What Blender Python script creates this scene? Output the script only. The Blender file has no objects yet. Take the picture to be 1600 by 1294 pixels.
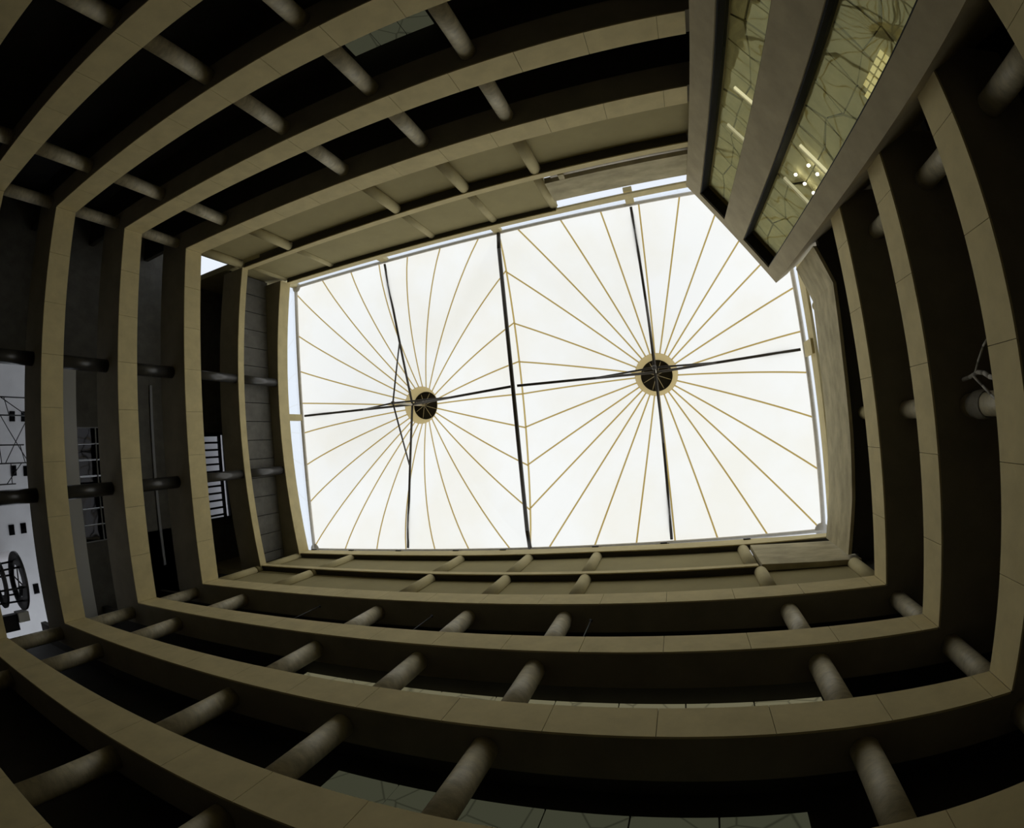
import bpy, bmesh, math, random
from mathutils import Vector, Matrix

random.seed(7)
scene = bpy.context.scene
COL = scene.collection

# ------------------------------------------------------------------ camera
# ultra wide lens held by a visitor near the floor, tilted up and to the left
W_PX, H_PX = 1600.0, 1294.0
cd = bpy.data.cameras.new('camera')
cam = bpy.data.objects.new('camera', cd)
COL.objects.link(cam)
scene.camera = cam
cd.type = 'PANO'
cd.sensor_fit = 'HORIZONTAL'
cd.sensor_width = 36.0
cd.sensor_height = 36.0 * H_PX / W_PX
cd.clip_start = 0.05
cd.clip_end = 500
A_POLY = (1.0298009171120506, 0.09188712284209086, -0.3574239774375953, 0.1952514363602634)
K = [0.0] + [-a / 18.0 ** (i + 1) for i, a in enumerate(A_POLY)]
for tgt in (cd, getattr(cd, 'cycles', None)):
    if tgt is None:
        continue
    try:
        tgt.panorama_type = 'FISHEYE_LENS_POLYNOMIAL'
        tgt.fisheye_fov = math.pi
        for i in range(5):
            setattr(tgt, 'fisheye_polynomial_k%d' % i, K[i])
        break
    except Exception:
        continue
R = Matrix(((0.9434927702796749, -0.11112643940641515, -0.3122055523126036),
            (0.09891256389147438, 0.9935892617562101, -0.0547419731756376),
            (0.31628736480356046, 0.02076760428165877, 0.9484360861323247)))
cam.matrix_world = (R @ Matrix.Diagonal((1, -1, -1))).to_4x4()

# ------------------------------------------------------------------ sky, sun, exposure
world = bpy.data.worlds.new('overcast_sky')
scene.world = world
world.use_nodes = True
bg = world.node_tree.nodes['Background']
bg.inputs[0].default_value = (0.84, 0.90, 0.98, 1)
bg.inputs[1].default_value = 1.0
sd = bpy.data.lights.new('sun', 'SUN')
sd.energy = 1.0
sd.angle = math.radians(70)
sd.color = (1.0, 0.96, 0.88)
sun = bpy.data.objects.new('sun', sd)
COL.objects.link(sun)
sun.rotation_euler = (math.radians(-8), math.radians(10), 0)
vs = scene.view_settings
vs.view_transform = 'Standard'
vs.look = 'None'
vs.gamma = 1.0
vs.use_curve_mapping = False
vs.exposure = 0.0

# ------------------------------------------------------------------ materials
MATS = {}
def mat(name, color, rough=0.85, noise=0.0, scale=3.0, bump=0.0, bscale=40.0, metal=0.0, spec=0.3,
        stretch=None, streak=0.0):
    m = bpy.data.materials.new(name); m.use_nodes = True
    nt = m.node_tree; b = nt.nodes['Principled BSDF']
    b.inputs['Base Color'].default_value = (*color, 1)
    b.inputs['Roughness'].default_value = rough
    b.inputs['Metallic'].default_value = metal
    b.inputs['Specular IOR Level'].default_value = spec
    tc = nt.nodes.new('ShaderNodeTexCoord'); mp = nt.nodes.new('ShaderNodeMapping')
    geo = nt.nodes.new('ShaderNodeNewGeometry')
    nt.links.new(geo.outputs['Position'], mp.inputs['Vector'])
    if stretch: mp.inputs['Scale'].default_value = stretch
    if noise:
        n = nt.nodes.new('ShaderNodeTexNoise'); n.inputs['Scale'].default_value = scale
        n.inputs['Detail'].default_value = 6; n.inputs['Roughness'].default_value = 0.6
        nt.links.new(mp.outputs['Vector'], n.inputs['Vector'])
        cr = nt.nodes.new('ShaderNodeValToRGB')
        lo = tuple(c * (1 - noise) for c in color); hi = tuple(min(1, c * (1 + noise)) for c in color)
        cr.color_ramp.elements[0].position = 0.3; cr.color_ramp.elements[1].position = 0.7
        cr.color_ramp.elements[0].color = (*lo, 1); cr.color_ramp.elements[1].color = (*hi, 1)
        nt.links.new(n.outputs['Fac'], cr.inputs['Fac'])
        nt.links.new(cr.outputs['Color'], b.inputs['Base Color'])
    if bump:
        n2 = nt.nodes.new('ShaderNodeTexNoise'); n2.inputs['Scale'].default_value = bscale
        nt.links.new(mp.outputs['Vector'], n2.inputs['Vector'])
        bp = nt.nodes.new('ShaderNodeBump'); bp.inputs['Strength'].default_value = bump
        bp.inputs['Distance'].default_value = 0.01
        nt.links.new(n2.outputs['Fac'], bp.inputs['Height'])
        nt.links.new(bp.outputs['Normal'], b.inputs['Normal'])
    MATS[name] = m
    return m

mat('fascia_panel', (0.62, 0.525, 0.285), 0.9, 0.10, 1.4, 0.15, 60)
mat('raw_concrete', (0.40, 0.355, 0.235), 0.92, 0.16, 1.1, 0.25, 30)
mat('beam_concrete', (0.44, 0.385, 0.24), 0.95, 0.25, 0.9, 0.3, 25, stretch=(1, 1, 2.2))
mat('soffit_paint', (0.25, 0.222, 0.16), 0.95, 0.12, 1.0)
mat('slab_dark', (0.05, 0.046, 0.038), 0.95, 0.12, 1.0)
mat('soffit_shade', (0.06, 0.053, 0.038), 0.95)  # shade under the thin upper bands, put into the soffit colour
mat('plaster_column', (0.42, 0.36, 0.19), 0.9, 0.08, 1.5)
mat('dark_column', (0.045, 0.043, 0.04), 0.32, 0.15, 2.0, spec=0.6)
mat('column_concrete', (0.52, 0.465, 0.32), 0.45, 0.24, 3.2, 0.35, 26, spec=0.5, stretch=(1, 1, 2.2))
mat('plaster_wall', (0.35, 0.30, 0.15), 0.92, 0.07, 0.8, 0.1, 50)
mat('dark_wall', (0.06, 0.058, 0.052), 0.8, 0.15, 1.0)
mat('dark_panel', (0.14, 0.135, 0.12), 0.8, 0.2, 1.6)
mat('floor_stone', (0.045, 0.042, 0.036), 0.5, 0.2, 0.6)
mat('tower_concrete', (0.38, 0.325, 0.205), 0.9, 0.12, 1.3, 0.2, 40)
mat('reflection_stone', (0.49, 0.455, 0.275), 0.8, 0.18, 1.2, 0.3, 12)
mat('reveal_metal', (0.008, 0.008, 0.007), 0.7)
mat('dark_steel', (0.075, 0.065, 0.052), 0.45, metal=0.2, spec=0.4)
mat('pale_steel', (0.72, 0.67, 0.57), 0.5, 0.08, 4.0, spec=0.4)
mat('hub_metal', (0.03, 0.026, 0.02), 0.6)
mat('black_metal', (0.012, 0.012, 0.013), 0.5)
mat('white_facade', (0.62, 0.62, 0.63), 0.9, 0.08, 0.5)
mat('grey_facade', (0.45, 0.44, 0.46), 0.9, 0.08, 0.5)
mat('pale_tile', (0.42, 0.43, 0.34), 0.5, 0.08, 1.5)
mat('white_paint', (0.75, 0.75, 0.73), 0.6)
mat('mullion_grey', (0.32, 0.33, 0.35), 0.5)
mat('cloth_grey', (0.30, 0.28, 0.24), 0.9, 0.2, 6.0)

def fabric(name, col, trans):
    m = bpy.data.materials.new(name); m.use_nodes = True
    nt = m.node_tree; nt.nodes.clear()
    out = nt.nodes.new('ShaderNodeOutputMaterial')
    d = nt.nodes.new('ShaderNodeBsdfDiffuse'); t = nt.nodes.new('ShaderNodeBsdfTranslucent')
    mx = nt.nodes.new('ShaderNodeMixShader'); mx.inputs[0].default_value = trans
    geo = nt.nodes.new('ShaderNodeNewGeometry')
    n = nt.nodes.new('ShaderNodeTexNoise'); n.inputs['Scale'].default_value = 0.25
    n.inputs['Detail'].default_value = 5
    cr = nt.nodes.new('ShaderNodeValToRGB')
    cr.color_ramp.elements[0].position = 0.35; cr.color_ramp.elements[1].position = 0.6
    cr.color_ramp.elements[0].color = (col[0] * 0.97, col[1] * 0.95, col[2] * 0.90, 1)
    cr.color_ramp.elements[1].color = (*col, 1)
    nt.links.new(geo.outputs['Position'], n.inputs['Vector'])
    nt.links.new(n.outputs['Fac'], cr.inputs['Fac'])
    nt.links.new(cr.outputs['Color'], d.inputs[0]); nt.links.new(cr.outputs['Color'], t.inputs[0])
    nt.links.new(d.outputs[0], mx.inputs[1]); nt.links.new(t.outputs[0], mx.inputs[2])
    nt.links.new(mx.outputs[0], out.inputs[0])
    MATS[name] = m
fabric('canopy_fabric', (0.93, 0.91, 0.86), 0.86)
fabric('seam_fabric', (0.60, 0.45, 0.16), 0.68)
fabric('collar_fabric', (0.64, 0.50, 0.24), 0.66)

def glass(name, gl_col, tr_col, rough, warp):
    m = bpy.data.materials.new(name); m.use_nodes = True
    nt = m.node_tree; nt.nodes.clear()
    out = nt.nodes.new('ShaderNodeOutputMaterial')
    g = nt.nodes.new('ShaderNodeBsdfGlossy'); g.inputs['Color'].default_value = (*gl_col, 1)
    g.inputs['Roughness'].default_value = rough
    t = nt.nodes.new('ShaderNodeBsdfTransparent'); t.inputs[0].default_value = (*tr_col, 1)
    ad = nt.nodes.new('ShaderNodeAddShader')
    if warp:
        geo = nt.nodes.new('ShaderNodeNewGeometry')
        n = nt.nodes.new('ShaderNodeTexNoise'); n.inputs['Scale'].default_value = 0.8
        n.inputs['Detail'].default_value = 1.0
        bp = nt.nodes.new('ShaderNodeBump'); bp.inputs['Strength'].default_value = warp
        bp.inputs['Distance'].default_value = 0.1
        nt.links.new(geo.outputs['Position'], n.inputs['Vector'])
        nt.links.new(n.outputs['Fac'], bp.inputs['Height'])
        nt.links.new(bp.outputs['Normal'], g.inputs['Normal'])
    nt.links.new(g.outputs[0], ad.inputs[0]); nt.links.new(t.outputs[0], ad.inputs[1])
    nt.links.new(ad.outputs[0], out.inputs[0])
    MATS[name] = m
glass('clear_glass', (0.05, 0.05, 0.05), (0.93, 0.94, 0.95), 0.0, 0)
glass('bronze_glass', (0.05, 0.05, 0.03), (0.90, 0.89, 0.80), 0.02, 0.2)
glass('black_glass', (0.02, 0.02, 0.022), (0.01, 0.01, 0.01), 0.03, 0.1)

def emit(name, col, s):
    m = bpy.data.materials.new(name); m.use_nodes = True
    nt = m.node_tree; nt.nodes.clear()
    out = nt.nodes.new('ShaderNodeOutputMaterial'); e = nt.nodes.new('ShaderNodeEmission')
    e.inputs[0].default_value = (*col, 1); e.inputs[1].default_value = s
    nt.links.new(e.outputs[0], out.inputs[0]); MATS[name] = m
emit('lamp_white', (1.0, 0.97, 0.85), 14.0)
emit('tube_glow', (1.0, 0.95, 0.68), 0.75)
emit('tube_dim', (1.0, 0.95, 0.68), 0.45)
emit('yellow_glow', (1.0, 0.90, 0.42), 0.45)
def lit_window(name, col, s):
    emit(name, col, s)
    nt = MATS[name].node_tree; e = [n for n in nt.nodes if n.type == 'EMISSION'][0]
    geo = nt.nodes.new('ShaderNodeNewGeometry'); n = nt.nodes.new('ShaderNodeTexVoronoi')
    n.feature = 'DISTANCE_TO_EDGE'; n.inputs['Scale'].default_value = 0.9
    cr = nt.nodes.new('ShaderNodeValToRGB')
    cr.color_ramp.elements[0].position = 0.0; cr.color_ramp.elements[1].position = 0.03
    cr.color_ramp.elements[0].color = (col[0] * 0.5, col[1] * 0.5, col[2] * 0.5, 1); cr.color_ramp.elements[1].color = (*col, 1)
    nt.links.new(geo.outputs['Position'], n.inputs['Vector']); nt.links.new(n.outputs['Distance'], cr.inputs['Fac'])
    nt.links.new(cr.outputs['Color'], e.inputs[0])
lit_window('shop_warm', (1.0, 0.93, 0.55), 0.14)
lit_window('shop_green', (0.96, 1.0, 0.62), 0.045)

# ------------------------------------------------------------------ mesh helpers
class MB:
    def __init__(s): s.v = []; s.f = []; s.sm = []
    def hexa(s, p):            # 8 corners: bottom 4 ccw, top 4 ccw
        b = len(s.v); s.v += [tuple(q) for q in p]
        for f in ((3, 2, 1, 0), (4, 5, 6, 7), (0, 1, 5, 4), (1, 2, 6, 5), (2, 3, 7, 6), (3, 0, 4, 7)):
            s.f.append(tuple(b + i for i in f)); s.sm.append(False)
        return s
    def box(s, x0, x1, y0, y1, z0, z1):
        return s.hexa([(x0, y0, z0), (x1, y0, z0), (x1, y1, z0), (x0, y1, z0),
                       (x0, y0, z1), (x1, y0, z1), (x1, y1, z1), (x0, y1, z1)])
    def tube(s, a, b, ra, rb=None, n=16, caps=True):
        a = Vector(a); b = Vector(b); rb = ra if rb is None else rb
        d = (b - a).normalized()
        u = d.orthogonal().normalized(); w = d.cross(u)
        i0 = len(s.v)
        for c, r in ((a, ra), (b, rb)):
            for i in range(n):
                t = 2 * math.pi * i / n
                s.v.append(tuple(c + u * (r * math.cos(t)) + w * (r * math.sin(t))))
        for i in range(n):
            j = (i + 1) % n
            s.f.append((i0 + i, i0 + j, i0 + n + j, i0 + n + i)); s.sm.append(True)
        if caps:
            s.f.append(tuple(i0 + i for i in reversed(range(n)))); s.sm.append(False)
            s.f.append(tuple(i0 + n + i for i in range(n))); s.sm.append(False)
        return s
    def lathe(s, prof, c=(0, 0, 0), n=24):   # profile (r, z) about vertical axis
        i0 = len(s.v)
        for r, z in prof:
            for i in range(n):
                t = 2 * math.pi * i / n
                s.v.append((c[0] + r * math.cos(t), c[1] + r * math.sin(t), c[2] + z))
        for k in range(len(prof) - 1):
            for i in range(n):
                j = (i + 1) % n
                s.f.append((i0 + k * n + i, i0 + k * n + j, i0 + (k + 1) * n + j, i0 + (k + 1) * n + i)); s.sm.append(True)
        return s
    def build(s, name, m, parent=None, origin=(0, 0, 0), **tags):
        me = bpy.data.meshes.new(name)
        o0 = Vector(origin)
        me.from_pydata([tuple(Vector(q) - o0) for q in s.v], [], s.f)
        me.polygons.foreach_set('use_smooth', s.sm)
        me.materials.append(MATS[m])
        me.update()
        o = bpy.data.objects.new(name, me); COL.objects.link(o)
        o.location = o0
        if parent is not None:
            o.parent = parent
            w = Vector((0, 0, 0)); q = parent
            while q is not None:
                w += q.location; q = q.parent
            o.location = o0 - w
        for k_, v_ in tags.items(): o[k_] = v_
        return o

def empty(name, loc, **tags):
    o = bpy.data.objects.new(name, None); COL.objects.link(o)
    o.location = loc; o.empty_display_size = 0.2
    for k_, v_ in tags.items(): o[k_] = v_
    return o
def copy_part(src, parent, loc):
    c = src.copy(); COL.objects.link(c); c.parent = parent; c.location = loc
    return c

ORD = ['first', 'second', 'third', 'fourth', 'fifth', 'sixth', 'seventh', 'eighth', 'ninth']

# ------------------------------------------------------------------ dimensions (metres, camera at the origin)
XL, XR, YT, YB = -21.80, 6.20, -11.34, 5.565
GROUND = -1.75
LEV = {'G': (0.85, 1.82), 'D': (4.63, 5.66), 'C': (8.33, 9.30), 'B': (11.94, 12.90), 'A': (15.57, 16.55)}
RINGNO = {'F': 0, 'E': 1, 'A': 2, 'B': 3, 'C': 4, 'D': 5, 'G': 6}
TOW_A = Vector((2.29, -11.34)); TOW_U = Vector((0.5155, 0.8569)); TOW_N = Vector((0.8569, -0.5155))
TOW_Z = 23.3

# ------------------------------------------------------------------ ground and rear walls
MB().box(-46, 16, -24, 16, GROUND - 0.3, GROUND).build('floor', 'floor_stone', kind='structure',
    label='dark stone ground floor at the foot of the atrium', category='floor')

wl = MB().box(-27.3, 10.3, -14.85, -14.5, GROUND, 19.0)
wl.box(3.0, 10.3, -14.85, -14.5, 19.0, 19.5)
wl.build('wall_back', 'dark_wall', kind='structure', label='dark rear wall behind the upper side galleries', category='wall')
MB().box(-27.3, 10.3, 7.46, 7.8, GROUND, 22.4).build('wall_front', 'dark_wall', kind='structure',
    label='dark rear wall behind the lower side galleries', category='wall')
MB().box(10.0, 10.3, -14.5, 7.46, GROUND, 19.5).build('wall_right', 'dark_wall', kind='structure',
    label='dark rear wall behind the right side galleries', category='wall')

# ------------------------------------------------------------------ gallery rings of the five lower floors
def split(a, b, phase, step=2.13):
    xs = [a]
    k = math.ceil((a - phase) / step)
    while phase + k * step < b - 0.05:
        if phase + k * step > a + 0.35: xs.append(phase + k * step)
        k += 1
    if b - xs[-1] < 0.35: xs.pop()
    xs.append(b)
    return list(zip(xs[:-1], xs[1:]))

for n, key in enumerate('GDCBA'):
    zb, zt = LEV[key]
    ring = empty('trim_%d' % (n + 1), (XL, YB, zb), kind='structure', category='gallery band',
        label='%s beige concrete gallery band counted outward from the bright canopy' % ORD[RINGNO[key]])
    p = 0.05
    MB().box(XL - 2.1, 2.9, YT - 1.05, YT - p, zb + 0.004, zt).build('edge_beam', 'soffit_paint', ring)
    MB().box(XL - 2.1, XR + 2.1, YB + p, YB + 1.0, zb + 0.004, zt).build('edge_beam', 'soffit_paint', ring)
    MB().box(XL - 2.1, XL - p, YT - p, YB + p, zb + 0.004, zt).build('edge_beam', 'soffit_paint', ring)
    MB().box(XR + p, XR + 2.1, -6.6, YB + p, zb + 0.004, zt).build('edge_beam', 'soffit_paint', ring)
    g = 0.007
    for a, b in split(XL, 2.32, -0.65):
        MB().box(a + g, b - g, YT - p, YT, zb, zt + 0.02).build('panel', 'fascia_panel', ring)
    for a, b in split(XL, XR, -0.65):
        MB().box(a + g, b - g, YB, YB + p, zb, zt + 0.02).build('panel', 'fascia_panel', ring)
    for a, b in split(YT, YB, -0.75):
        MB().box(XL - p, XL, a + g, b - g, zb, zt + 0.02).build('panel', 'fascia_panel', ring)
    for a, b in split(-6.4, YB, -0.75):
        MB().box(XR, XR + p, a + g, b - g, zb, zt + 0.02).build('panel', 'fascia_panel', ring)
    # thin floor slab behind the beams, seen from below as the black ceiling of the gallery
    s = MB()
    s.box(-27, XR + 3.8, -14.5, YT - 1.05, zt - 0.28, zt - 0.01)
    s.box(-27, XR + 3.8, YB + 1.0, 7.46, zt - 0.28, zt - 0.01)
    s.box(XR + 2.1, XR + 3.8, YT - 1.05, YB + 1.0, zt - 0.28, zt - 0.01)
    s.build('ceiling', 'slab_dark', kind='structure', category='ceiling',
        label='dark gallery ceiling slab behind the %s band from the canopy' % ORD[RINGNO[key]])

# ------------------------------------------------------------------ the two upper rings (thin slabs, sides sag slightly in plan)
def side_strip(name, m, parent, pts, depth, zb0, zt0, nrm, **tags):
    """pts: plan polyline of the visible edge with per point (x, y, zb, zt); nrm: outward plan direction"""
    mb = MB()
    for (x0, y0, b0, t0), (x1, y1, b1, t1) in zip(pts[:-1], pts[1:]):
        dx, dy = nrm[0] * depth, nrm[1] * depth
        mb.hexa([(x0, y0, b0), (x1, y1, b1), (x1 + dx, y1 + dy, b1), (x0 + dx, y0 + dy, b0),
                 (x0, y0, t0), (x1, y1, t1), (x1 + dx, y1 + dy, t1), (x0 + dx, y0 + dy, t0)])
    return mb.build(name, m, parent, **tags)

def bowed_left(zb, zt, bow):
    out = []
    ym, h = (YT + YB) / 2, (YB - YT) / 2
    for i in range(13):
        y = YT + (YB - YT) * i / 12
        out.append((XL - bow * (1 - ((y - ym) / h) ** 2), y, zb, zt))
    out.append((XL, YB + 0.3, zb, zt))
    return out

ringE = empty('trim_6', (XL, YB, 19.2), kind='structure', category='gallery band',
    label='second thin concrete band counted outward from the bright canopy')
def faced(parent, pts, depth, nrm):
    side_strip('fascia', 'fascia_panel', parent, pts, 0.05, 0, 0, nrm)
    p2 = [(x + nrm[0] * 0.05, y + nrm[1] * 0.05, b, t) for x, y, b, t in pts]
    side_strip('edge_beam', 'soffit_shade', parent, p2, depth - 0.05, 0, 0, nrm)
def inset(pts, d): return [(x - d, y, b, t) for x, y, b, t in pts]
side_strip('fascia', 'fascia_panel', ringE, bowed_left(19.5, 19.93, 0.55), 0.05, 0, 0, (-1, 0))
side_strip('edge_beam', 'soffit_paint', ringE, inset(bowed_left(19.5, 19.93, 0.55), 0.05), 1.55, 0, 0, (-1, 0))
faced(ringE, [(XL, YT, 19.62, 20.0), (-14, YT, 19.5, 19.88), (-8, YT, 19.36, 19.74), (2.35, YT, 19.32, 19.70)], 0.48, (0, -1))
faced(ringE, [(XL, YB, 19.58, 19.97), (-10, YB, 19.22, 19.58), (2.75, YB, 19.0, 19.3)], 0.6, (0, 1))
ringF = empty('trim_7', (XL, YB, 22.6), kind='structure', category='roof edge',
    label='first concrete band right around the bright canopy')
side_strip('fascia', 'fascia_panel', ringF, bowed_left(22.65, 23.5, 0.55), 0.05, 0, 0, (-1, 0))
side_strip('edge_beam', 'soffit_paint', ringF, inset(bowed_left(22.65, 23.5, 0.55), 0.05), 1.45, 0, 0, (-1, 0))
faced(ringF, [(XL, YT, 23.22, 23.72), (-4.2, YT, 23.24, 23.65)], 0.32, (0, -1))
side_strip('edge_beam', 'fascia_panel', ringF, [(-4.2, YT, 23.12, 23.65), (2.4, YT, 22.98, 23.52)], 0.1, 0, 0, (0, -1))
faced(ringF, [(XL, YB, 22.75, 23.6), (-10, YB, 22.66, 23.65), (-4, YB, 22.72, 23.65), (2.6, YB, 22.45, 23.4), (XR + 0.5, YB, 22.5, 23.1)], 0.29, (0, 1))
side_strip('edge_beam', 'fascia_panel', ringF, [(6.9, YB, 23.5, 24.35), (6.9, -7.2, 23.35, 24.25)], 0.12, 0, 0, (1, 0))

MB().box(6.62, 8.4, YB + 0.33, YB + 0.62, 16.5, 19.3).build('wall_corner_front', 'dark_wall', kind='structure',
    label='dark wall stub at the lower right corner above the third band', category='wall')
# walls of the two upper floors, flush between half-embedded columns
MB().box(XL - 0.6, 3.4, YT - 0.82, YT - 0.45, 16.5, 19.5).build('wall_upper_back', 'plaster_wall', kind='structure',
    label='beige plaster wall above the third band on the upper side', category='wall')
MB().box(-27, -4.15, YT - 0.62, YT - 0.29, 19.6, 23.3).build('wall_roof_back', 'plaster_wall', kind='structure',
    label='beige plaster wall above the second band on the upper side', category='wall')
MB().box(XL - 0.6, XR + 0.42, YB + 0.32, YB + 0.62, 16.5, 19.3).build('wall_upper_front', 'plaster_wall', kind='structure',
    label='beige plaster wall above the third band on the lower side', category='wall')
MB().box(-27, 2.75, YB + 0.3, YB + 0.6, 19.3, 22.8).build('wall_roof_front', 'plaster_wall', kind='structure',
    label='beige plaster wall above the second band on the lower side', category='wall')
wul = empty('wall_roof_left', (XL - 1.3, YT, 19.9), kind='structure', category='wall',
    label='dark wall of upright panels under the first band on the left')
y = YT - 0.2
while y < YB + 0.1:
    MB().box(XL - 1.45, XL - 1.3, y + 0.02, min(y + 1.12, YB + 0.25) - 0.02, 19.9, 22.75).build('panel', 'dark_panel', wul)
    y += 1.12
MB().box(XL - 1.6, XL - 1.46, YT - 0.3, YB + 0.3, 19.9, 22.75).build('backing', 'reveal_metal', wul)

# roof plates around the skylight opening
def plate(lab, *boxes):
    mb = MB()
    for q in boxes: mb.box(*q)
    return mb.build('ceiling', 'slab_dark', kind='structure', category='ceiling', label=lab)
plate('dark roof plate beyond the left bridges', (-27.3, XL - 1.6, -10.2, 7.8, 22.9, 23.3))
plate('dark roof plate over the upper left corner', (-33, XL - 1.6, -12.85, -10.2, 22.55, 22.85))
plate('dark roof plate behind the upper side walls', (XL - 1.4, XR, YT - 3.4, YT - 0.9, 18.9, 19.2))
plate('dark roof plate behind the lower side walls', (XL - 1.4, XR + 3.8, YB + 0.62, 7.8, 22.4, 22.75))
plate('dark roof plate behind the right end beam', (7.1, XR + 4.1, -14.8, YB + 0.6, 19.35, 19.65))
plate('dark roof plate behind the glazed tower', (3.4, 7.1, -14.8, -11.9, 19.35, 19.65))
BEAM_PLAN = [(6.2, YB + 0.0), (6.45, 3.5), (6.58, 1.2), (6.66, -2.0), (6.78, -4.6), (6.3, -6.12)]
mb = MB()
for (x0, y0), (x1, y1) in zip(BEAM_PLAN[:-1], BEAM_PLAN[1:]):
    mb.hexa([(x0 + 0.14, y0, 19.35), (x1 + 0.14, y1, 19.35), (7.1, y1, 19.35), (7.1, y0, 19.35),
             (x0 + 0.14, y0, 19.65), (x1 + 0.14, y1, 19.65), (7.1, y1, 19.65), (7.1, y0, 19.65)])
mb.box(6.55, 7.1, -7.4, -6.12, 19.35, 19.65)
mb.box(6.62, 7.1, YB, YB + 0.62, 19.35, 19.65)
mb.build('ceiling', 'slab_dark', kind='structure', category='ceiling', label='dark strip of roof right behind the right end beam')

# ------------------------------------------------------------------ columns
COLN = 0
_shaft_cache = {}
def column(x, y, z0, z1, r, label, group, m=None, cut=None, sgn=1):
    key = (round(z1 - z0, 2), r, m, cut, sgn)
    if key not in _shaft_cache:
        mb = MB(); h = z1 - z0
        if cut is None:
            mb.tube((0, 0, 0), (0, 0, h), r, n=32)
        else:                                  # engaged column: round front, flat back against the wall
            a0 = math.asin(max(-1.0, min(1.0, cut / r)))
            N_ = 24
            arc = [(r * math.cos(t), sgn * r * math.sin(t)) for t in
                   [a0 - (math.pi + 2 * a0) * k / N_ for k in range(N_ + 1)]]
            if sgn < 0: arc.reverse()
            i0 = len(arc)
            mb.v = [(px, py, 0) for px, py in arc] + [(px, py, h) for px, py in arc]
            for k in range(i0):
                j = (k + 1) % i0
                mb.f.append((j, k, i0 + k, i0 + j)); mb.sm.append(k < i0 - 1)
            mb.f.append(tuple(range(i0))); mb.sm.append(False)
            mb.f.append(tuple(i0 + k for k in reversed(range(i0)))); mb.sm.append(False)
        o = mb.build('column', m or ('plaster_column' if r < 0.26 else 'column_concrete'))
        _shaft_cache[key] = o
    else:
        o = _shaft_cache[key].copy(); COL.objects.link(o)
    o.location = (x, y, z0)
    o['label'] = label; o['category'] = 'column'; o['group'] = group; o['kind'] = 'thing'
    return o

TXS = [-22.65, -18.8, -11.45, -7.68, -4.2]
BXS = [-22.5, -18.8, -11.3, -7.5, -4.0, 3.13, 6.6]
r = 0.28
pairs = [('G', 'D'), ('D', 'C'), ('C', 'B'), ('B', 'A')]
for lo, hi in pairs:
    z0, z1 = LEV[lo][1] - 0.02, LEV[hi][0] + 0.02
    nm = ORD[RINGNO[hi]]
    grp = 'columns under the %s band' % nm
    tsel = {'D': TXS[1:3], 'C': TXS[:4]}.get(hi, TXS); bsel = {'D': BXS[1:4]}.get(hi, BXS)
    for i, x in enumerate(tsel):
        column(x, -11.62 - r, z0, z1, r, 'round concrete column under the %s band, upper side, %s from left' % (nm, ORD[i]), grp)
    for i, x in enumerate(bsel):
        column(x, 5.82 + r, z0, z1, r, 'round concrete column under the %s band, lower side, %s from left' % (nm, ORD[i]), grp)
    if hi == 'D': continue
    for i, (x, yy) in enumerate(((-22.95, -5.0), (-22.95, 0.52))):
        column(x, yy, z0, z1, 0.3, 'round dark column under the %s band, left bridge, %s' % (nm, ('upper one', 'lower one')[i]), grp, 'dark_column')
    for i, (x, yy) in enumerate(((7.25, -5.2), (7.2, 0.35))[:1 if hi == 'C' else 2]):
        column(x, yy, z0, z1, r, 'round concrete column under the %s band, right side, %s' % (nm, ('upper one', 'lower one')[i]), grp)
ru = 0.25
for lo, hi, zt_, zb_, lz, tx, bx in (
        ('A', 'E', 19.52, 19.2, 19.55, [-22.0, -18.15, -11.2, -7.57, -4.2], [-22.0, -17.95, -10.9, -7.3, -3.92, 2.8, 6.3]),
        ('E', 'F', 23.25, 22.75, 22.7, [-21.95, -18.2, -11.25, -7.6, -4.32], [-22.0, -17.95, -11.0, -7.36, -4.0, 2.6])):
    z0 = 16.5 if lo == 'A' else 19.3
    nm = ORD[RINGNO[hi]]; grp = 'columns under the %s band' % nm
    for i, x in enumerate(tx):
        column(x, (-11.38 if lo == 'A' else -11.50) - ru, z0 + (0.3 if lo == 'E' else 0), zt_, ru, 'slim half-embedded column under the %s band, upper side, %s from left' % (nm, ORD[i]), grp, None, 0.155 if lo == 'A' else -0.125, -1)
    for i, x in enumerate(bx):
        column(x, 5.58 + ru, z0, zb_ if x < 2 else zb_ - 0.27, ru, 'slim half-embedded column under the %s band, lower side, %s from left' % (nm, ORD[i]), grp, None, 0.05 if lo == 'A' else 0.03, 1)
    for i, yy in enumerate((-4.95, 0.45)):
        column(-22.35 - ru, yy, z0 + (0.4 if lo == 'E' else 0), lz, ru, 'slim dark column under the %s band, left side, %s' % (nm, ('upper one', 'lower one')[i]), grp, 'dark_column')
for i, (x, yy) in enumerate(((7.3, -4.6), (7.3, 0.35))):
    column(x, yy, 19.65, 23.4, ru, 'short round post in the sky gap at right, %s' % ('beside the tower', 'halfway down')[i], 'posts above the right beam')
column(7.25, 0.35, 16.53, 19.35, ru, 'round column in the shadow between the right end beam and the third band', 'columns under the second band')

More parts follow.
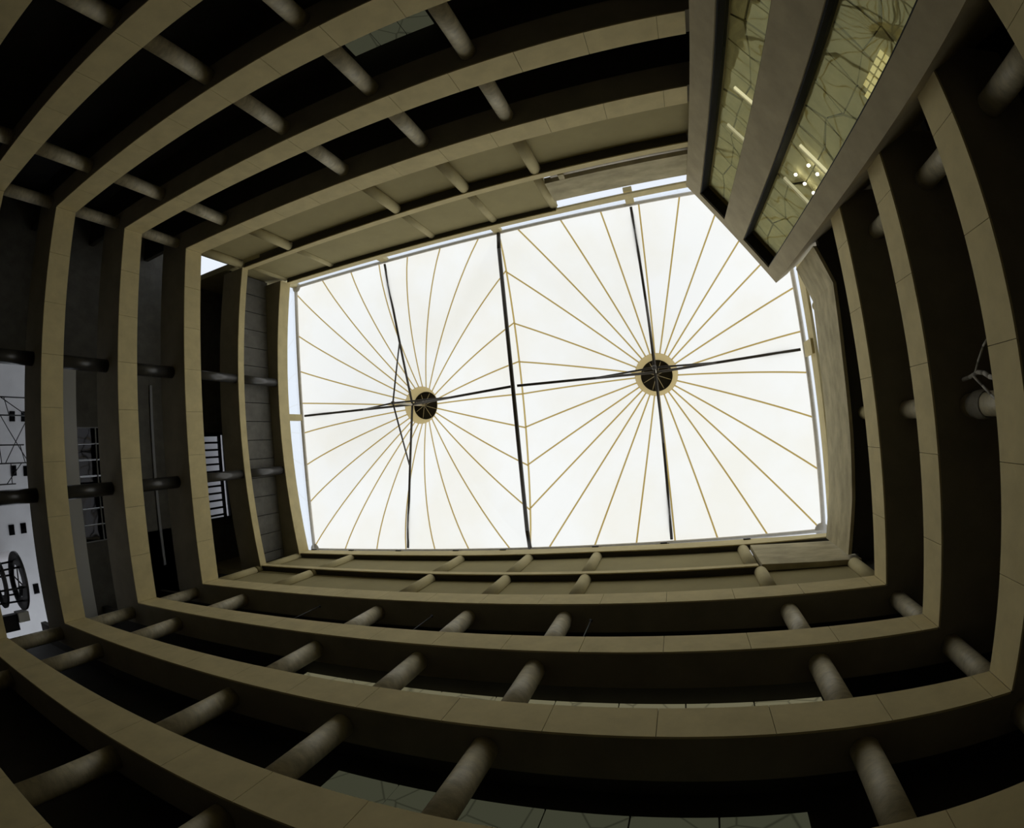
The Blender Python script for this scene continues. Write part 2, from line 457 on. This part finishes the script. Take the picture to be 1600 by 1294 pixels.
# ------------------------------------------------------------------ deep concrete beams at the right end of the top floor
bm1 = MB()
plan = BEAM_PLAN
for (x0, y0), (x1, y1) in zip(plan[:-1], plan[1:]):
    bm1.hexa([(x0, y0, 19.3), (x1, y1, 19.3), (x1 + 0.13, y1, 19.3), (x0 + 0.13, y0, 19.3),
              (x0, y0, 22.25), (x1, y1, 22.25), (x1 + 0.13, y1, 22.25), (x0 + 0.13, y0, 22.25)])
bm1.build('concrete_beam', 'beam_concrete', kind='thing', label='deep raw concrete beam bending along the right end below the sky gap',
          category='beam')
MB().hexa([(2.9, YB + 0.02, 19.2), (6.6, YB + 0.10, 18.95), (6.6, YB + 0.28, 18.95), (2.9, YB + 0.28, 19.2),
           (2.9, YB + 0.02, 22.3), (6.6, YB + 0.10, 22.05), (6.6, YB + 0.28, 22.05), (2.9, YB + 0.28, 22.3)]).build(
    'concrete_beam', 'beam_concrete', kind='thing', label='deep raw concrete beam closing the lower right corner under the canopy', category='beam')
MB().box(-4.05, 2.4, YT - 0.3, YT - 0.01, 20.3, 22.2).build('concrete_beam', 'beam_concrete',
    kind='thing', label='deep raw concrete beam on the upper side next to the glazed tower', category='beam')
MB().box(-4.1, 3.4, YT - 0.82, YT - 0.5, 19.2, 20.6).build('wall_slot_back', 'dark_panel', kind='structure', category='wall', label='dark wall behind the duct slot beside the tower')
pp = empty('roof_pipe', (-4.0, YT - 0.35, 20.05), label='round duct in the slot above the second band beside the tower', category='pipe')
MB().tube((-3.7, YT - 0.28, 20.06), (2.7, YT - 0.28, 20.06), 0.17).build('duct', 'pale_steel', pp)
MB().box(-3.35, -3.1, YT - 0.5, YT - 0.02, 19.85, 20.32).build('bracket', 'beam_concrete', pp)

# ------------------------------------------------------------------ glazed tower in the upper right corner
def tp(s, z, off=0.0):
    """point on the tower front: s along the face, off outward from the room"""
    s = s + 0.018 * (TOW_Z - z)
    q = TOW_A + TOW_U * s + TOW_N * off
    return (q.x, q.y, z)
def tbox(mb, s0, s1, z0, z1, o0, o1):
    return mb.hexa([tp(s0, z0, o0), tp(s1, z0, o0), tp(s1, z0, o1), tp(s0, z0, o1),
                    tp(s0, z1, o0), tp(s1, z1, o0), tp(s1, z1, o1), tp(s0, z1, o1)])
tower = empty('glazed_tower', tp(3.2, GROUND, 0), label='angled concrete tower with two tall strips of bronze glass, upper right',
              category='tower')
for s0, s1 in ((0, 0.95), (2.66, 3.94), (5.66, 6.37)):
    tbox(MB(), s0, s1, GROUND, 22.7, 0, 0.7).build('pier', 'tower_concrete', tower)
tbox(MB(), 0, 6.37, 22.7, TOW_Z, 0, 0.7).build('top_beam', 'tower_concrete', tower)
tbox(MB(), 6.0, 6.37, GROUND, 22.9, 0.7, 6.0).build('side_wall', 'tower_concrete', tower)
tbox(MB(), 0.0, 0.4, GROUND, 22.9, 0.7, 4.0).build('side_wall', 'tower_concrete', tower)
tbox(MB(), 0.2, 6.2, 22.9, 23.1, 0.6, 6.0).build('roof', 'tower_concrete', tower)
tbox(MB(), 0.2, 6.2, GROUND, 22.9, 3.2, 3.4).build('rear_wall', 'dark_wall', tower)
for s0, s1 in ((0.95, 2.66), (3.94, 5.66)):
    fr = MB()
    tbox(fr, s0 - 0.004, s0 + 0.05, GROUND, 22.7, 0.06, 0.5)
    tbox(fr, s0, s1, 22.62, 22.704, 0.06, 0.5)
    tbox(fr, s1 - 0.05, s1 + 0.004, GROUND, 22.7, 0.06, 0.5)
    strip = fr.build('frame', 'reveal_metal', tower)
    z = 22.62
    while z > 2.0:
        tbox(MB(), s0 + 0.05, s1 - 0.05, z - 1.03 + 0.02, z - 0.02, 0.36 + random.uniform(-0.008, 0.008), 0.375).build('pane', 'bronze_glass', strip)
        z -= 1.03
# irregular stone pattern behind the glass, standing in for its reflections
clad = tbox(MB(), 0.95, 5.66, GROUND, 22.7, 0.72, 0.8).build('cladding', 'reveal_metal', tower)
for s0, s1 in ((0.75, 2.66), (3.74, 5.70)):
    NR, NC = 18, 2
    grid = {}
    for i in range(NR + 1):
        for j in range(NC + 1):
            zz = 22.7 - i * 1.1 + (random.uniform(-0.34, 0.34) if 0 < i < NR else 0)
            ss = s0 + (s1 - s0) * j / NC + (random.uniform(-0.33, 0.33) if 0 < j < NC else 0)
            grid[i, j] = (ss, zz)
    for i in range(NR):
        for j in range(NC):
            q = [grid[i + 1, j], grid[i + 1, j + 1], grid[i, j + 1], grid[i, j]]
            cs = sum(a for a, b in q) / 4; cz = sum(b for a, b in q) / 4
            k1 = random.choice((0.90, 0.94, 0.96, 0.97))
            q = [(cs + (a - cs) * k1, cz + (b - cz) * random.choice((0.88, 0.93, 0.955, 0.97))) for a, b in q]
            o0 = 0.62 + random.uniform(0, 0.04)
            mb = MB()
            mb.hexa([tp(q[0][0], q[0][1], o0), tp(q[1][0], q[1][1], o0), tp(q[1][0], q[1][1], 0.72), tp(q[0][0], q[0][1], 0.72),
                     tp(q[3][0], q[3][1], o0), tp(q[2][0], q[2][1], o0), tp(q[2][0], q[2][1], 0.72), tp(q[3][0], q[3][1], 0.72)])
            mb.build('stone', 'reflection_stone', clad)
tlab = {0: 'upper tube lamp behind the left tower glass', 1: 'lower tube lamp behind the left tower glass',
        2: 'upper tube lamp behind the right tower glass', 3: 'lower tube lamp behind the right tower glass'}
for i, (s0, s1, z, m) in enumerate(((1.55, 2.75, 14.35, 'tube_glow'), (1.5, 2.7, 16.6, 'tube_dim'),
                                    (4.35, 5.9, 14.28, 'tube_glow'), (4.3, 5.8, 16.54, 'tube_dim'))):
    t = empty('tube_lamp', tp((s0 + s1) / 2, z, 0.45), label=tlab[i], category='lamp', group='tube lamps in the tower')
    MB().tube(tp(s0, z, 0.47), tp(s1, z, 0.47), 0.045, n=10).build('tube', m, t)
    tbox(MB(), s0, s1, z + 0.06, z + 0.12, 0.42, 0.52).build('batten', 'pale_steel', t)
for i, (s, z) in enumerate(((4.88, 14.8), (5.26, 14.8), (4.63, 15.82), (5.05, 15.82), (5.46, 15.82))):
    lab = ('first of the two', 'second of the two', 'left of the three', 'middle of the three', 'right of the three')[i]
    t = empty('spot_lamp', tp(s, z, 0.45), label='small round spot lamp, %s in its row, behind the right tower glass' % lab,
              category='lamp', group='spot lamps in the tower')
    c = Vector(tp(s, z, 0.47))
    MB().lathe([(0.0, -0.045), (0.04, -0.03), (0.055, 0.0), (0.04, 0.03), (0.0, 0.045)], c, 12).build('bulb', 'lamp_white', t)
    MB().tube(c + Vector((0, 0, 0.03)), c + Vector((0, 0, 0.12)), 0.03, n=10).build('holder', 'pale_steel', t)
lg = empty('window_reflection', tp(5.5, 9.5, 0.5), label='yellow glowing lattice standing in for a window reflected low in the right tower glass', category='lamp')
for i in range(4):  # glowing panes imitate a lit window mirrored in the glass
    for j in range(6):
        s0, z0 = 5.22 + i * 0.15, 8.9 + j * 0.28
        if random.random() < 0.85:
            tbox(MB(), s0, s0 + 0.11, z0, z0 + 0.2, 0.48, 0.5).build('pane', 'yellow_glow', lg)

# ------------------------------------------------------------------ fabric canopy: two cone-shaped sails
CZ = 25.0
ANG = [-130.9, -119.3, -106.4, -92.8, -79.5, -66.3, -54.3, -41.9, -26.6, -11.5, 2.5, 16.5, 30, 42, 53.9, 65.8, 78.5,
       91.1, 104.5, 118.2, 129.9, 141.8, 155.9, 171.2, -173.2, -157.4, -143.0]
Y0, Y1 = -11.62, 5.80
XM = -7.95
def ridge(y):
    return 1.45 * max(0.0, 1 - ((y - (Y0 + Y1) / 2) / ((Y1 - Y0) / 2)) ** 2) ** 0.8
def cell(x0, x1, hub, mirror, label):
    root = empty('fabric_canopy', (hub[0], hub[1], CZ), label=label, category='canopy', group='sails over the atrium')
    HR, HZ = 1.2, 28.3
    angs = [((180 - a) if mirror else a) for a in ANG]
    angs = sorted(((a + 180) % 360) - 180 for a in angs)
    def edge(a):
        dx, dy = math.cos(a), math.sin(a)
        t = 1e9
        if dx > 1e-6: t = min(t, (x1 - hub[0]) / dx)
        if dx < -1e-6: t = min(t, (x0 - hub[0]) / dx)
        if dy > 1e-6: t = min(t, (Y1 - hub[1]) / dy)
        if dy < -1e-6: t = min(t, (Y0 - hub[1]) / dy)
        return t
    def pt(a, t, dz=0.0):
        e = edge(a); rr = HR + (e - HR) * t
        ex, ey = hub[0] + e * math.cos(a), hub[1] + e * math.sin(a)
        ze = CZ + (ridge(ey) if abs(ex - XM) < 0.1 else 0.0)
        return (hub[0] + rr * math.cos(a), hub[1] + rr * math.sin(a), ze + (HZ - ze) * (1 - t) ** 1.65 + dz)
    corner = [math.atan2(yy - hub[1], xx - hub[0]) for xx in (x0, x1) for yy in (Y0, Y1)]
    fine = set(corner)
    ra = [math.radians(a) for a in angs]
    for i in range(len(ra)):
        a, b = ra[i], ra[(i + 1) % len(ra)]
        if b < a: b += 2 * math.pi
        for k in range(3):
            v = a + (b - a) * k / 3
            fine.add(((v + math.pi) % (2 * math.pi)) - math.pi)
    fine = sorted(fine)
    NT = 14
    me = MB(); n = len(fine)
    for k in range(NT + 1):
        t = (k / NT) ** 1.3
        for a in fine: me.v.append(pt(a, t))
    for k in range(NT):
        for i in range(n):
            j = (i + 1) % n
            me.f.append((k * n + i, k * n + j, (k + 1) * n + j, (k + 1) * n + i)); me.sm.append(True)
    sail = me.build('membrane', 'canopy_fabric', root)
    # welded seams: narrow double strips just under the cloth
    for a in ra:
        s = MB(); w = 0.042
        tx, ty = -math.sin(a), math.cos(a)
        for k in range(NT + 1):
            q = pt(a, (k / NT) ** 1.3, -0.02)
            s.v += [(q[0] + tx * w, q[1] + ty * w, q[2]), (q[0] - tx * w, q[1] - ty * w, q[2])]
        for k in range(NT):
            s.f.append((2 * k, 2 * k + 1, 2 * k + 3, 2 * k + 2)); s.sm.append(True)
        s.build('seam', 'seam_fabric', root)
    # neck, cap and star of the hub
    MB().lathe([(HR + 0.02, HZ - 0.03), (HR - 0.08, HZ + 0.12), (0.88, HZ + 0.75)], (hub[0], hub[1], 0), 40).build('collar', 'collar_fabric', root)
    cap = MB().lathe([(0.93, HZ + 0.70), (0.93, HZ + 0.80), (0.0, HZ + 0.86)], (hub[0], hub[1], 0), 40).build('hub_cap', 'hub_metal', root)
    MB().lathe([(0.93, HZ + 0.66), (0.93, HZ + 0.74), (0.86, HZ + 0.74), (0.86, HZ + 0.66), (0.93, HZ + 0.66)], (hub[0], hub[1], 0), 40).build('ring', 'hub_metal', root)
    for k in range(8):
        a = math.radians(22.5 + 45 * k)
        MB().tube((hub[0], hub[1], HZ + 0.42), (hub[0] + 0.86 * math.cos(a), hub[1] + 0.86 * math.sin(a), HZ + 0.72), 0.02, n=6).build('spoke', 'pale_steel', root)
    # mast and bow-string frame under the sail
    MB().tube((hub[0], hub[1], 24.85), (hub[0], hub[1], HZ + 0.45), 0.06).build('mast', 'pale_steel', root)
    MB().lathe([(0, 24.7), (0.10, 24.76), (0.13, 24.85), (0.10, 24.95), (0, 25.0)], (hub[0], hub[1], 0), 14).build('mast_foot', 'dark_steel', root)
    top = Vector((hub[0], hub[1], 27.15))
    ends = [(x0 + 0.15, hub[1]), (x1 - 0.15, hub[1]), (hub[0], Y0 + 0.1), (hub[0], Y1 - 0.1)]
    for ex, ey in ends:
        e = Vector((ex, ey, CZ - 0.05))
        MB().tube(e, top, 0.072).build('rafter', 'dark_steel', root)
        m_ = top.lerp(e, 0.45)
        MB().tube((hub[0], hub[1], 24.85), m_, 0.05, n=10).build('stay', 'dark_steel', root)
    return root
cell(-22.55, XM - 0.02, (-15.45, -2.9), False, 'left white cone-shaped fabric sail with golden seams and off-centre hub')
cell(XM + 0.02, 6.78, (-0.55, -2.9), True, 'right white cone-shaped fabric sail with golden seams and round hub')

rs = MB()
for k in range(25):
    yy = Y0 + (Y1 - Y0) * k / 24
    rs.v += [(XM - 0.05, yy, CZ + ridge(yy) - 0.02), (XM + 0.05, yy, CZ + ridge(yy) - 0.02)]
for k in range(24):
    rs.f.append((2 * k, 2 * k + 1, 2 * k + 3, 2 * k + 2)); rs.sm.append(True)
frame = empty('canopy_frame', (XM, Y1, CZ), label='steel edge frame carrying both fabric sails and the dividing beam', category='frame')
def rail(a, b, r_, m='pale_steel', name='rail'):
    MB().tube(a, b, r_, n=12).build(name, m, frame)
rs.build('ridge_strip', 'seam_fabric', frame)
z = CZ - 0.06
rail((-22.62, Y0 - 0.05, z), (6.85, Y0 - 0.05, z), 0.10)
rail((-22.62, Y1 + 0.05, z), (6.85, Y1 + 0.05, z), 0.10)
rail((-22.62, Y0 - 0.05, z), (-22.62, Y1 + 0.05, z), 0.11)
rail((6.85, Y0 - 0.05, z), (6.85, Y1 + 0.05, z), 0.11)
rail((XM, Y0 + 1.0, CZ - 0.25), (XM, Y1 - 1.0, CZ - 0.25), 0.11, 'dark_steel', 'dividing_beam')
rail((XM, Y0 + 1.0, CZ - 0.25), (XM, Y0 - 0.05, CZ - 0.05), 0.11, 'dark_steel', 'dividing_beam')
rail((XM, Y1 - 1.0, CZ - 0.25), (XM, Y1 + 0.05, CZ - 0.05), 0.11, 'dark_steel', 'dividing_beam')
for x in (-22.62, -15.4, XM, -0.55):
    MB().box(x - 0.22, x + 0.22, Y0 - 0.25, Y0 - 0.02, 23.3, CZ).build('stub_post', 'fascia_panel', frame)
MB().box(-22.75, -22.45, -3.0, -2.6, 23.4, CZ - 0.25).build('stub_post', 'fascia_panel', frame)
MB().box(6.78, 6.9, -3.2, -2.5, 23.6, CZ).build('stub_post', 'fascia_panel', frame)
for x, yy in ((-22.55, Y0), (-22.55, Y1), (6.75, Y1)):
    MB().lathe([(0.0, CZ - 0.16), (0.3, CZ - 0.14), (0.34, CZ - 0.08)], (x, yy, 0), 16).build('corner_plate', 'pale_steel', frame)

# clerestory glass between roof edge and canopy frame
def glaze(name, panes, label):
    o = empty(name, panes[0][0], kind='structure', category='window', label=label)
    for p0, p1, z0, z1 in panes:
        dx, dy = p1[0] - p0[0], p1[1] - p0[1]; L = math.hypot(dx, dy)
        nx, ny = -dy / L * 0.02, dx / L * 0.02
        g = 0.012 / L
        a = (p0[0] + dx * g, p0[1] + dy * g); b = (p1[0] - dx * g, p1[1] - dy * g)
        MB().hexa([(a[0], a[1], z0), (b[0], b[1], z0), (b[0] + nx, b[1] + ny, z0), (a[0] + nx, a[1] + ny, z0),
                   (a[0], a[1], z1), (b[0], b[1], z1), (b[0] + nx, b[1] + ny, z1), (a[0] + nx, a[1] + ny, z1)]).build('pane', 'clear_glass', o)
ps = []
yy = Y0
while yy < Y1 - 0.5:
    ps.append(((-22.70, yy, 23.5), (-22.70, min(yy + 2.18, Y1), 23.5), 23.5, 24.85)); yy += 2.18
glaze('window_1', ps, 'white clerestory glazing strip along the left edge of the canopy')
ps = []
for a, b in ((-22.4, -15.65), (-15.15, XM - 0.25), (XM + 0.25, -0.8), (-0.3, 2.6)):
    nn = 3 if b - a > 4 else 2
    for k in range(nn):
        ps.append(((a + (b - a) * k / nn, Y0 - 0.12, 23.6), (a + (b - a) * (k + 1) / nn, Y0 - 0.12, 23.6), 23.55, 24.85))
glaze('window_2', ps, 'white clerestory glazing strip along the upper edge of the canopy')

# little clamps on the lower roof edge
for i, px in enumerate((-21.5, -18.6, -15.3, -11.7, -9.0, -4.2, -0.9, 2.9)):
    t = empty('cable_clamp', (px, YB + 0.03, 23.2 if px > 1 else 23.6), category='clamp', group='clamps on the lower roof edge',
              label='small dark cable clamp on the lower canopy edge, %s from left' % ORD[i])
    zc = 23.62 if px < 1 else 23.25
    MB().box(px - 0.16, px + 0.16, YB - 0.05, YB + 0.12, zc - 0.03, zc + 0.10).build('jaw', 'black_metal', t)
    MB().tube((px - 0.55, YB + 0.05, zc + 0.02), (px + 0.25, YB + 0.05, zc + 0.16), 0.035, n=8).build('pin', 'dark_steel', t)

# ------------------------------------------------------------------ lit strips of tiled shop fronts behind the galleries
def shopfront(name, x0, x1, y, z0, z1, n, lab, m):
    o = empty(name, (x0, y, z0), kind='structure', category='window', label=lab)
    w = (x1 - x0) / n
    for k in range(n):
        MB().box(x0 + k * w + 0.02, x0 + (k + 1) * w - 0.02, y - 0.02, y + 0.02, z0, z1).build('pane', m, o)
shopfront('window_3', -12.6, 3.4, 7.43, 12.1, 12.62, 9, 'pale lit shop front just above the fifth band, lower side',
          'shop_warm')
shopfront('window_4', -7.9, 2.2, 7.43, 7.55, 8.28, 6, 'greenish lit shop front just above the sixth band, lower side',
          'shop_green')
shopfront('window_5', -8.8, -5.55, -14.47, 11.9, 12.6, 3, 'greenish lit shop front just above the fifth band, upper side',
          'shop_green')

# ------------------------------------------------------------------ open left end: end wall, outdoors, scaffold
ew = MB()
ew.box(-27.4, -27.0, -14.85, -6.0, GROUND, 19.0)
ew.box(-27.4, -27.0, -12.1, -6.0, 19.0, 23.0)
ew.box(-27.4, -27.0, -6.0, -2.6, 12.25, 23.0)
ew.box(-27.4, -27.0, -2.6, 7.8, 15.5, 19.3)
ew.box(-27.4, -27.0, -2.6, -2.2, 19.3, 23.0)
ew.box(-27.4, -27.0, 3.2, 7.8, 12.25, 23.0)
ew.box(-27.4, -27.0, -2.2, 3.2, 22.25, 23.0)
ew.box(-27.4, -27.0, -6.0, 7.8, GROUND, 5.6)
ew.build('wall_left', 'dark_panel', kind='structure', category='wall', label='dark end wall beyond the left bridges, open at the bottom')
MB().box(-27.4, -26.95, -6.0, 7.8, 11.3, 12.25).build('trim_9', 'white_paint', kind='structure', category='lintel',
    label='pale lintel over the open left end, just above the fifth band')
w6 = empty('window_6', (-27, 0, 12.3), kind='structure', category='window', label='dark gridded window wall seen between the fourth and fifth bands at left')
for j in range(7):
    for i in range(3):
        MB().box(-27.06, -27.02, -2.6 + j * 0.83 + 0.03, -2.6 + (j + 1) * 0.83 - 0.03, 12.25 + i * 1.08 + 0.03, 12.25 + (i + 1) * 1.08 - 0.03).build('pane', 'black_glass', w6)
for j in range(8):
    MB().box(-27.05, -26.98, -2.6 + j * 0.83 - 0.025, -2.6 + j * 0.83 + 0.025, 12.25, 15.5).build('mullion', 'mullion_grey', w6)
for i in range(4):
    MB().box(-27.05, -26.96, -2.6, 3.2, 12.25 + i * 1.08 - 0.03, 12.25 + i * 1.08 + 0.03).build('transom', 'mullion_grey', w6)
MB().box(-26.98, -26.9, -5.0, 5.2, 16.75, 16.9).build('trim_8', 'mullion_grey', kind='structure', category='rail',
    label='pale rail on the dark end wall between the third and fourth bands at left')
w7 = empty('window_7', (-27, 0, 19.4), kind='structure', category='window', label='barred window with dark slats behind the left bridge between second and third bands')
MB().box(-27.3, -27.26, -2.2, 3.2, 19.3, 22.25).build('pane', 'clear_glass', w7)
for j in range(12):
    yj = -2.1 + j * 0.46
    MB().box(-27.2, -27.05, yj - 0.06, yj + 0.06, 19.3, 21.7).build('slat', 'black_metal', w7)
for zz in (21.75, 22.2, 19.35):
    MB().box(-27.2, -27.0, -2.2, 3.2, zz - 0.06, zz + 0.06).build('crossbar', 'black_metal', w7)
for yj in (-2.2, 0.5, 3.2):
    MB().box(-27.2, -27.0, yj - 0.08, yj + 0.08, 19.3, 22.25).build('post', 'black_metal', w7)
MB().box(-29.3, -29.0, -3.5, 4.5, 15, 25).build('neighbour_wall', 'grey_facade', label='grey wall outside the barred window at left', category='wall')

# bright corner opening at the upper left, with a pale building outside
ob = MB()
ob.hexa([(-33, -13.0, 20.9), (-24.4, -13.0, 22.1), (-24.4, -12.9, 22.1), (-33, -12.9, 20.9), (-33, -13.0, 21.75), (-24.4, -13.0, 22.62), (-24.4, -12.9, 22.62), (-33, -12.9, 21.75)])
ob.build('concrete_beam', 'beam_concrete', kind='thing', label='concrete lintel over the bright opening in the upper left corner', category='beam')
w8 = empty('window_8', (-26, -13.4, 19.5), kind='structure', category='window', label='bright window with thin dark frame in the upper left corner')
for x in (-25.9,):
    MB().box(x - 0.04, x + 0.04, -13.42, -13.34, 18.5, 22.0).build('post', 'dark_steel', w8)
MB().box(-25.9, -24.6, -13.42, -13.36, 20.65, 20.71).build('crossbar', 'dark_steel', w8)
outb = empty('outside_building', (-30, -24, 15), label='white building with a row of windows outside the upper left corner', category='building')
MB().box(-60, -36, -34, -26, -2, 33).build('wall', 'white_facade', outb)
for k in range(8):
    w = MB().box(-58 + k * 2.7, -56.2 + k * 2.7, -26.04, -25.97, 29, 31).build('window', 'mullion_grey', outb)

# neighbouring white building seen through the open left end
nb = empty('white_building', (-34, -3, GROUND), label='white building wall with small dark windows outside the open left end', category='building')
MB().box(-36, -34, -16, 9.0, GROUND, 12.9).build('wall', 'white_facade', nb)
MB().box(-34.3, -33.6, 9.0, 20, GROUND, 8.3).build('low_wall', 'grey_facade', nb)
for yy, zz in ((-0.75, 10.95), (-0.7, 11.8), (2.63, 10.45), (2.61, 11.25), (6.24, 11.5), (6.2, 10.5), (-3.9, 11.0), (-3.9, 11.8)):
    fw = MB().box(-34.02, -33.97, yy - 0.30, yy + 0.30, zz - 0.19, zz + 0.19).build('window', 'black_glass', nb)
MB().tube((-33.4, 4.0, GROUND), (-33.4, 4.0, 9.9), 0.28).build('downpipe', 'grey_facade', nb)
MB().box(-48, -27.4, -16, 20, 5.3, 5.6).build('floor_terrace', 'grey_facade', kind='structure', category='floor',
    label='pale terrace outside the open left end')

sc = empty('scaffold', (-28, -2, 5.6), label='black scaffold tower with cross braces standing before the white wall at left', category='scaffold')
posts = [(-4.13, 10.14), (-3.26, 10.49), (-1.84, 9.67), (-0.97, 9.92), (0.01, 9.1)]
for yy, zt in posts:
    MB().tube((-28, yy, 5.6), (-28, yy, zt), 0.035, n=8).build('post', 'black_metal', sc)
for (y0, z0), (y1, z1) in (((-4.13, 9.9), (-3.26, 10.2)), ((-4.13, 8.6), (-3.26, 8.9)), ((-1.84, 9.45), (-0.97, 9.7)), ((-1.84, 8.3), (-0.97, 8.4)),
                           ((-3.26, 10.0), (-0.97, 8.6)), ((-0.97, 9.9), (-3.26, 8.4)), ((-0.97, 9.5), (0.01, 8.6)), ((-4.13, 8.4), (-3.26, 9.9)), ((0.01, 8.9), (-0.97, 8.9))):
    MB().tube((-28, y0, z0), (-28, y1, z1), 0.025, n=8).build('brace', 'black_metal', sc)

# drum of hoops with a pale box, on the left bridge of the sixth band
wh = empty('cable_drum', (-23.2, 3.8, 5.66), label='dark open drum of two flat hoops at the lower end of the left bridge', category='drum')
def hoop(c, R_, r_, h, name):
    mb = MB().lathe([(R_, -h), (R_, h), (R_ - r_, h), (R_ - r_, -h), (R_, -h)], c, 40)
    return mb.build(name, 'black_metal', wh)
hoop((-23.15, 3.8, 7.08), 1.18, 0.52, 0.05, 'hoop')
hoop((-23.15, 3.8, 6.25), 0.95, 0.40, 0.05, 'hoop')
for k in range(6):
    a_ = math.pi * k / 3 + 0.2
    MB().tube((-23.15 + 0.75 * math.cos(a_), 3.8 + 0.75 * math.sin(a_), 5.66), (-23.15 + 0.8 * math.cos(a_), 3.8 + 0.8 * math.sin(a_), 7.05), 0.04, n=8).build('bar', 'black_metal', wh)
for k in range(2):
    a_ = math.pi * k / 2 + 0.2
    MB().tube((-23.15 - 0.7 * math.cos(a_), 3.8 - 0.7 * math.sin(a_), 7.08), (-23.15 + 0.7 * math.cos(a_), 3.8 + 0.7 * math.sin(a_), 7.08), 0.03, n=8).build('spoke', 'black_metal', wh)
bx = empty('crate', (-23.2, 4.95, 5.66), label='pale box on a dark stand next to the dark hoop drum', category='box')
MB().box(-23.5, -22.9, 5.02, 5.4, 6.7, 7.2).build('box', 'white_paint', bx)
MB().box(-23.35, -23.0, 5.05, 5.7, 5.66, 6.69).build('stand', 'black_metal', bx)

# ------------------------------------------------------------------ small things on the galleries
for i, (x, z1) in enumerate(((-13.9, 15.2), (-8.65, 15.0), (-3.0, 14.95))):
    t = empty('lamp_post', (x, 5.9, 12.88), label='thin dark post with a ball on top, %s from left under the third band' % ORD[i],
              category='lamp post', group='thin posts on the fourth gallery')
    MB().tube((x, 5.9, 12.88), (x, 5.9, z1), 0.018, n=8).build('pole', 'black_metal', t)
    MB().lathe([(0, z1 - 0.06), (0.06, z1), (0, z1 + 0.06)], (x, 5.9, 0), 10).build('ball', 'black_metal', t)

# hanging cloth and cables tied to a right-hand column
dr = empty('draped_cable', (6.9, 0.2, 10.2), label='pale cloth and loose cables tied round a column at right', category='cable')
def cable(pts, r_, name, m):
    mb = MB()
    for a, b in zip(pts[:-1], pts[1:]): mb.tube(a, b, r_, n=8)
    mb.build(name, m, dr)
cable([(6.9, -0.25, 11.6), (6.85, -0.28, 11.2), (6.75, -0.35, 10.7), (6.6, -0.3, 10.2), (6.4, -0.2, 9.7), (6.3, -0.15, 9.3)], 0.05, 'cable', 'cloth_grey')
cable([(6.75, -0.35, 10.8), (6.55, -0.55, 10.3), (6.35, -0.8, 9.7), (6.28, -0.9, 9.4)], 0.025, 'cable', 'cloth_grey')
cable([(6.8, -0.3, 11.0), (6.65, -0.05, 10.4), (6.45, 0.15, 9.8), (6.3, 0.3, 9.3)], 0.03, 'cable', 'cloth_grey')
MB().lathe([(0.30, 11.1), (0.34, 11.3), (0.33, 11.55), (0.29, 11.7)], (7.2, 0.35, 0), 20).build('cloth_wrap', 'cloth_grey', dr)
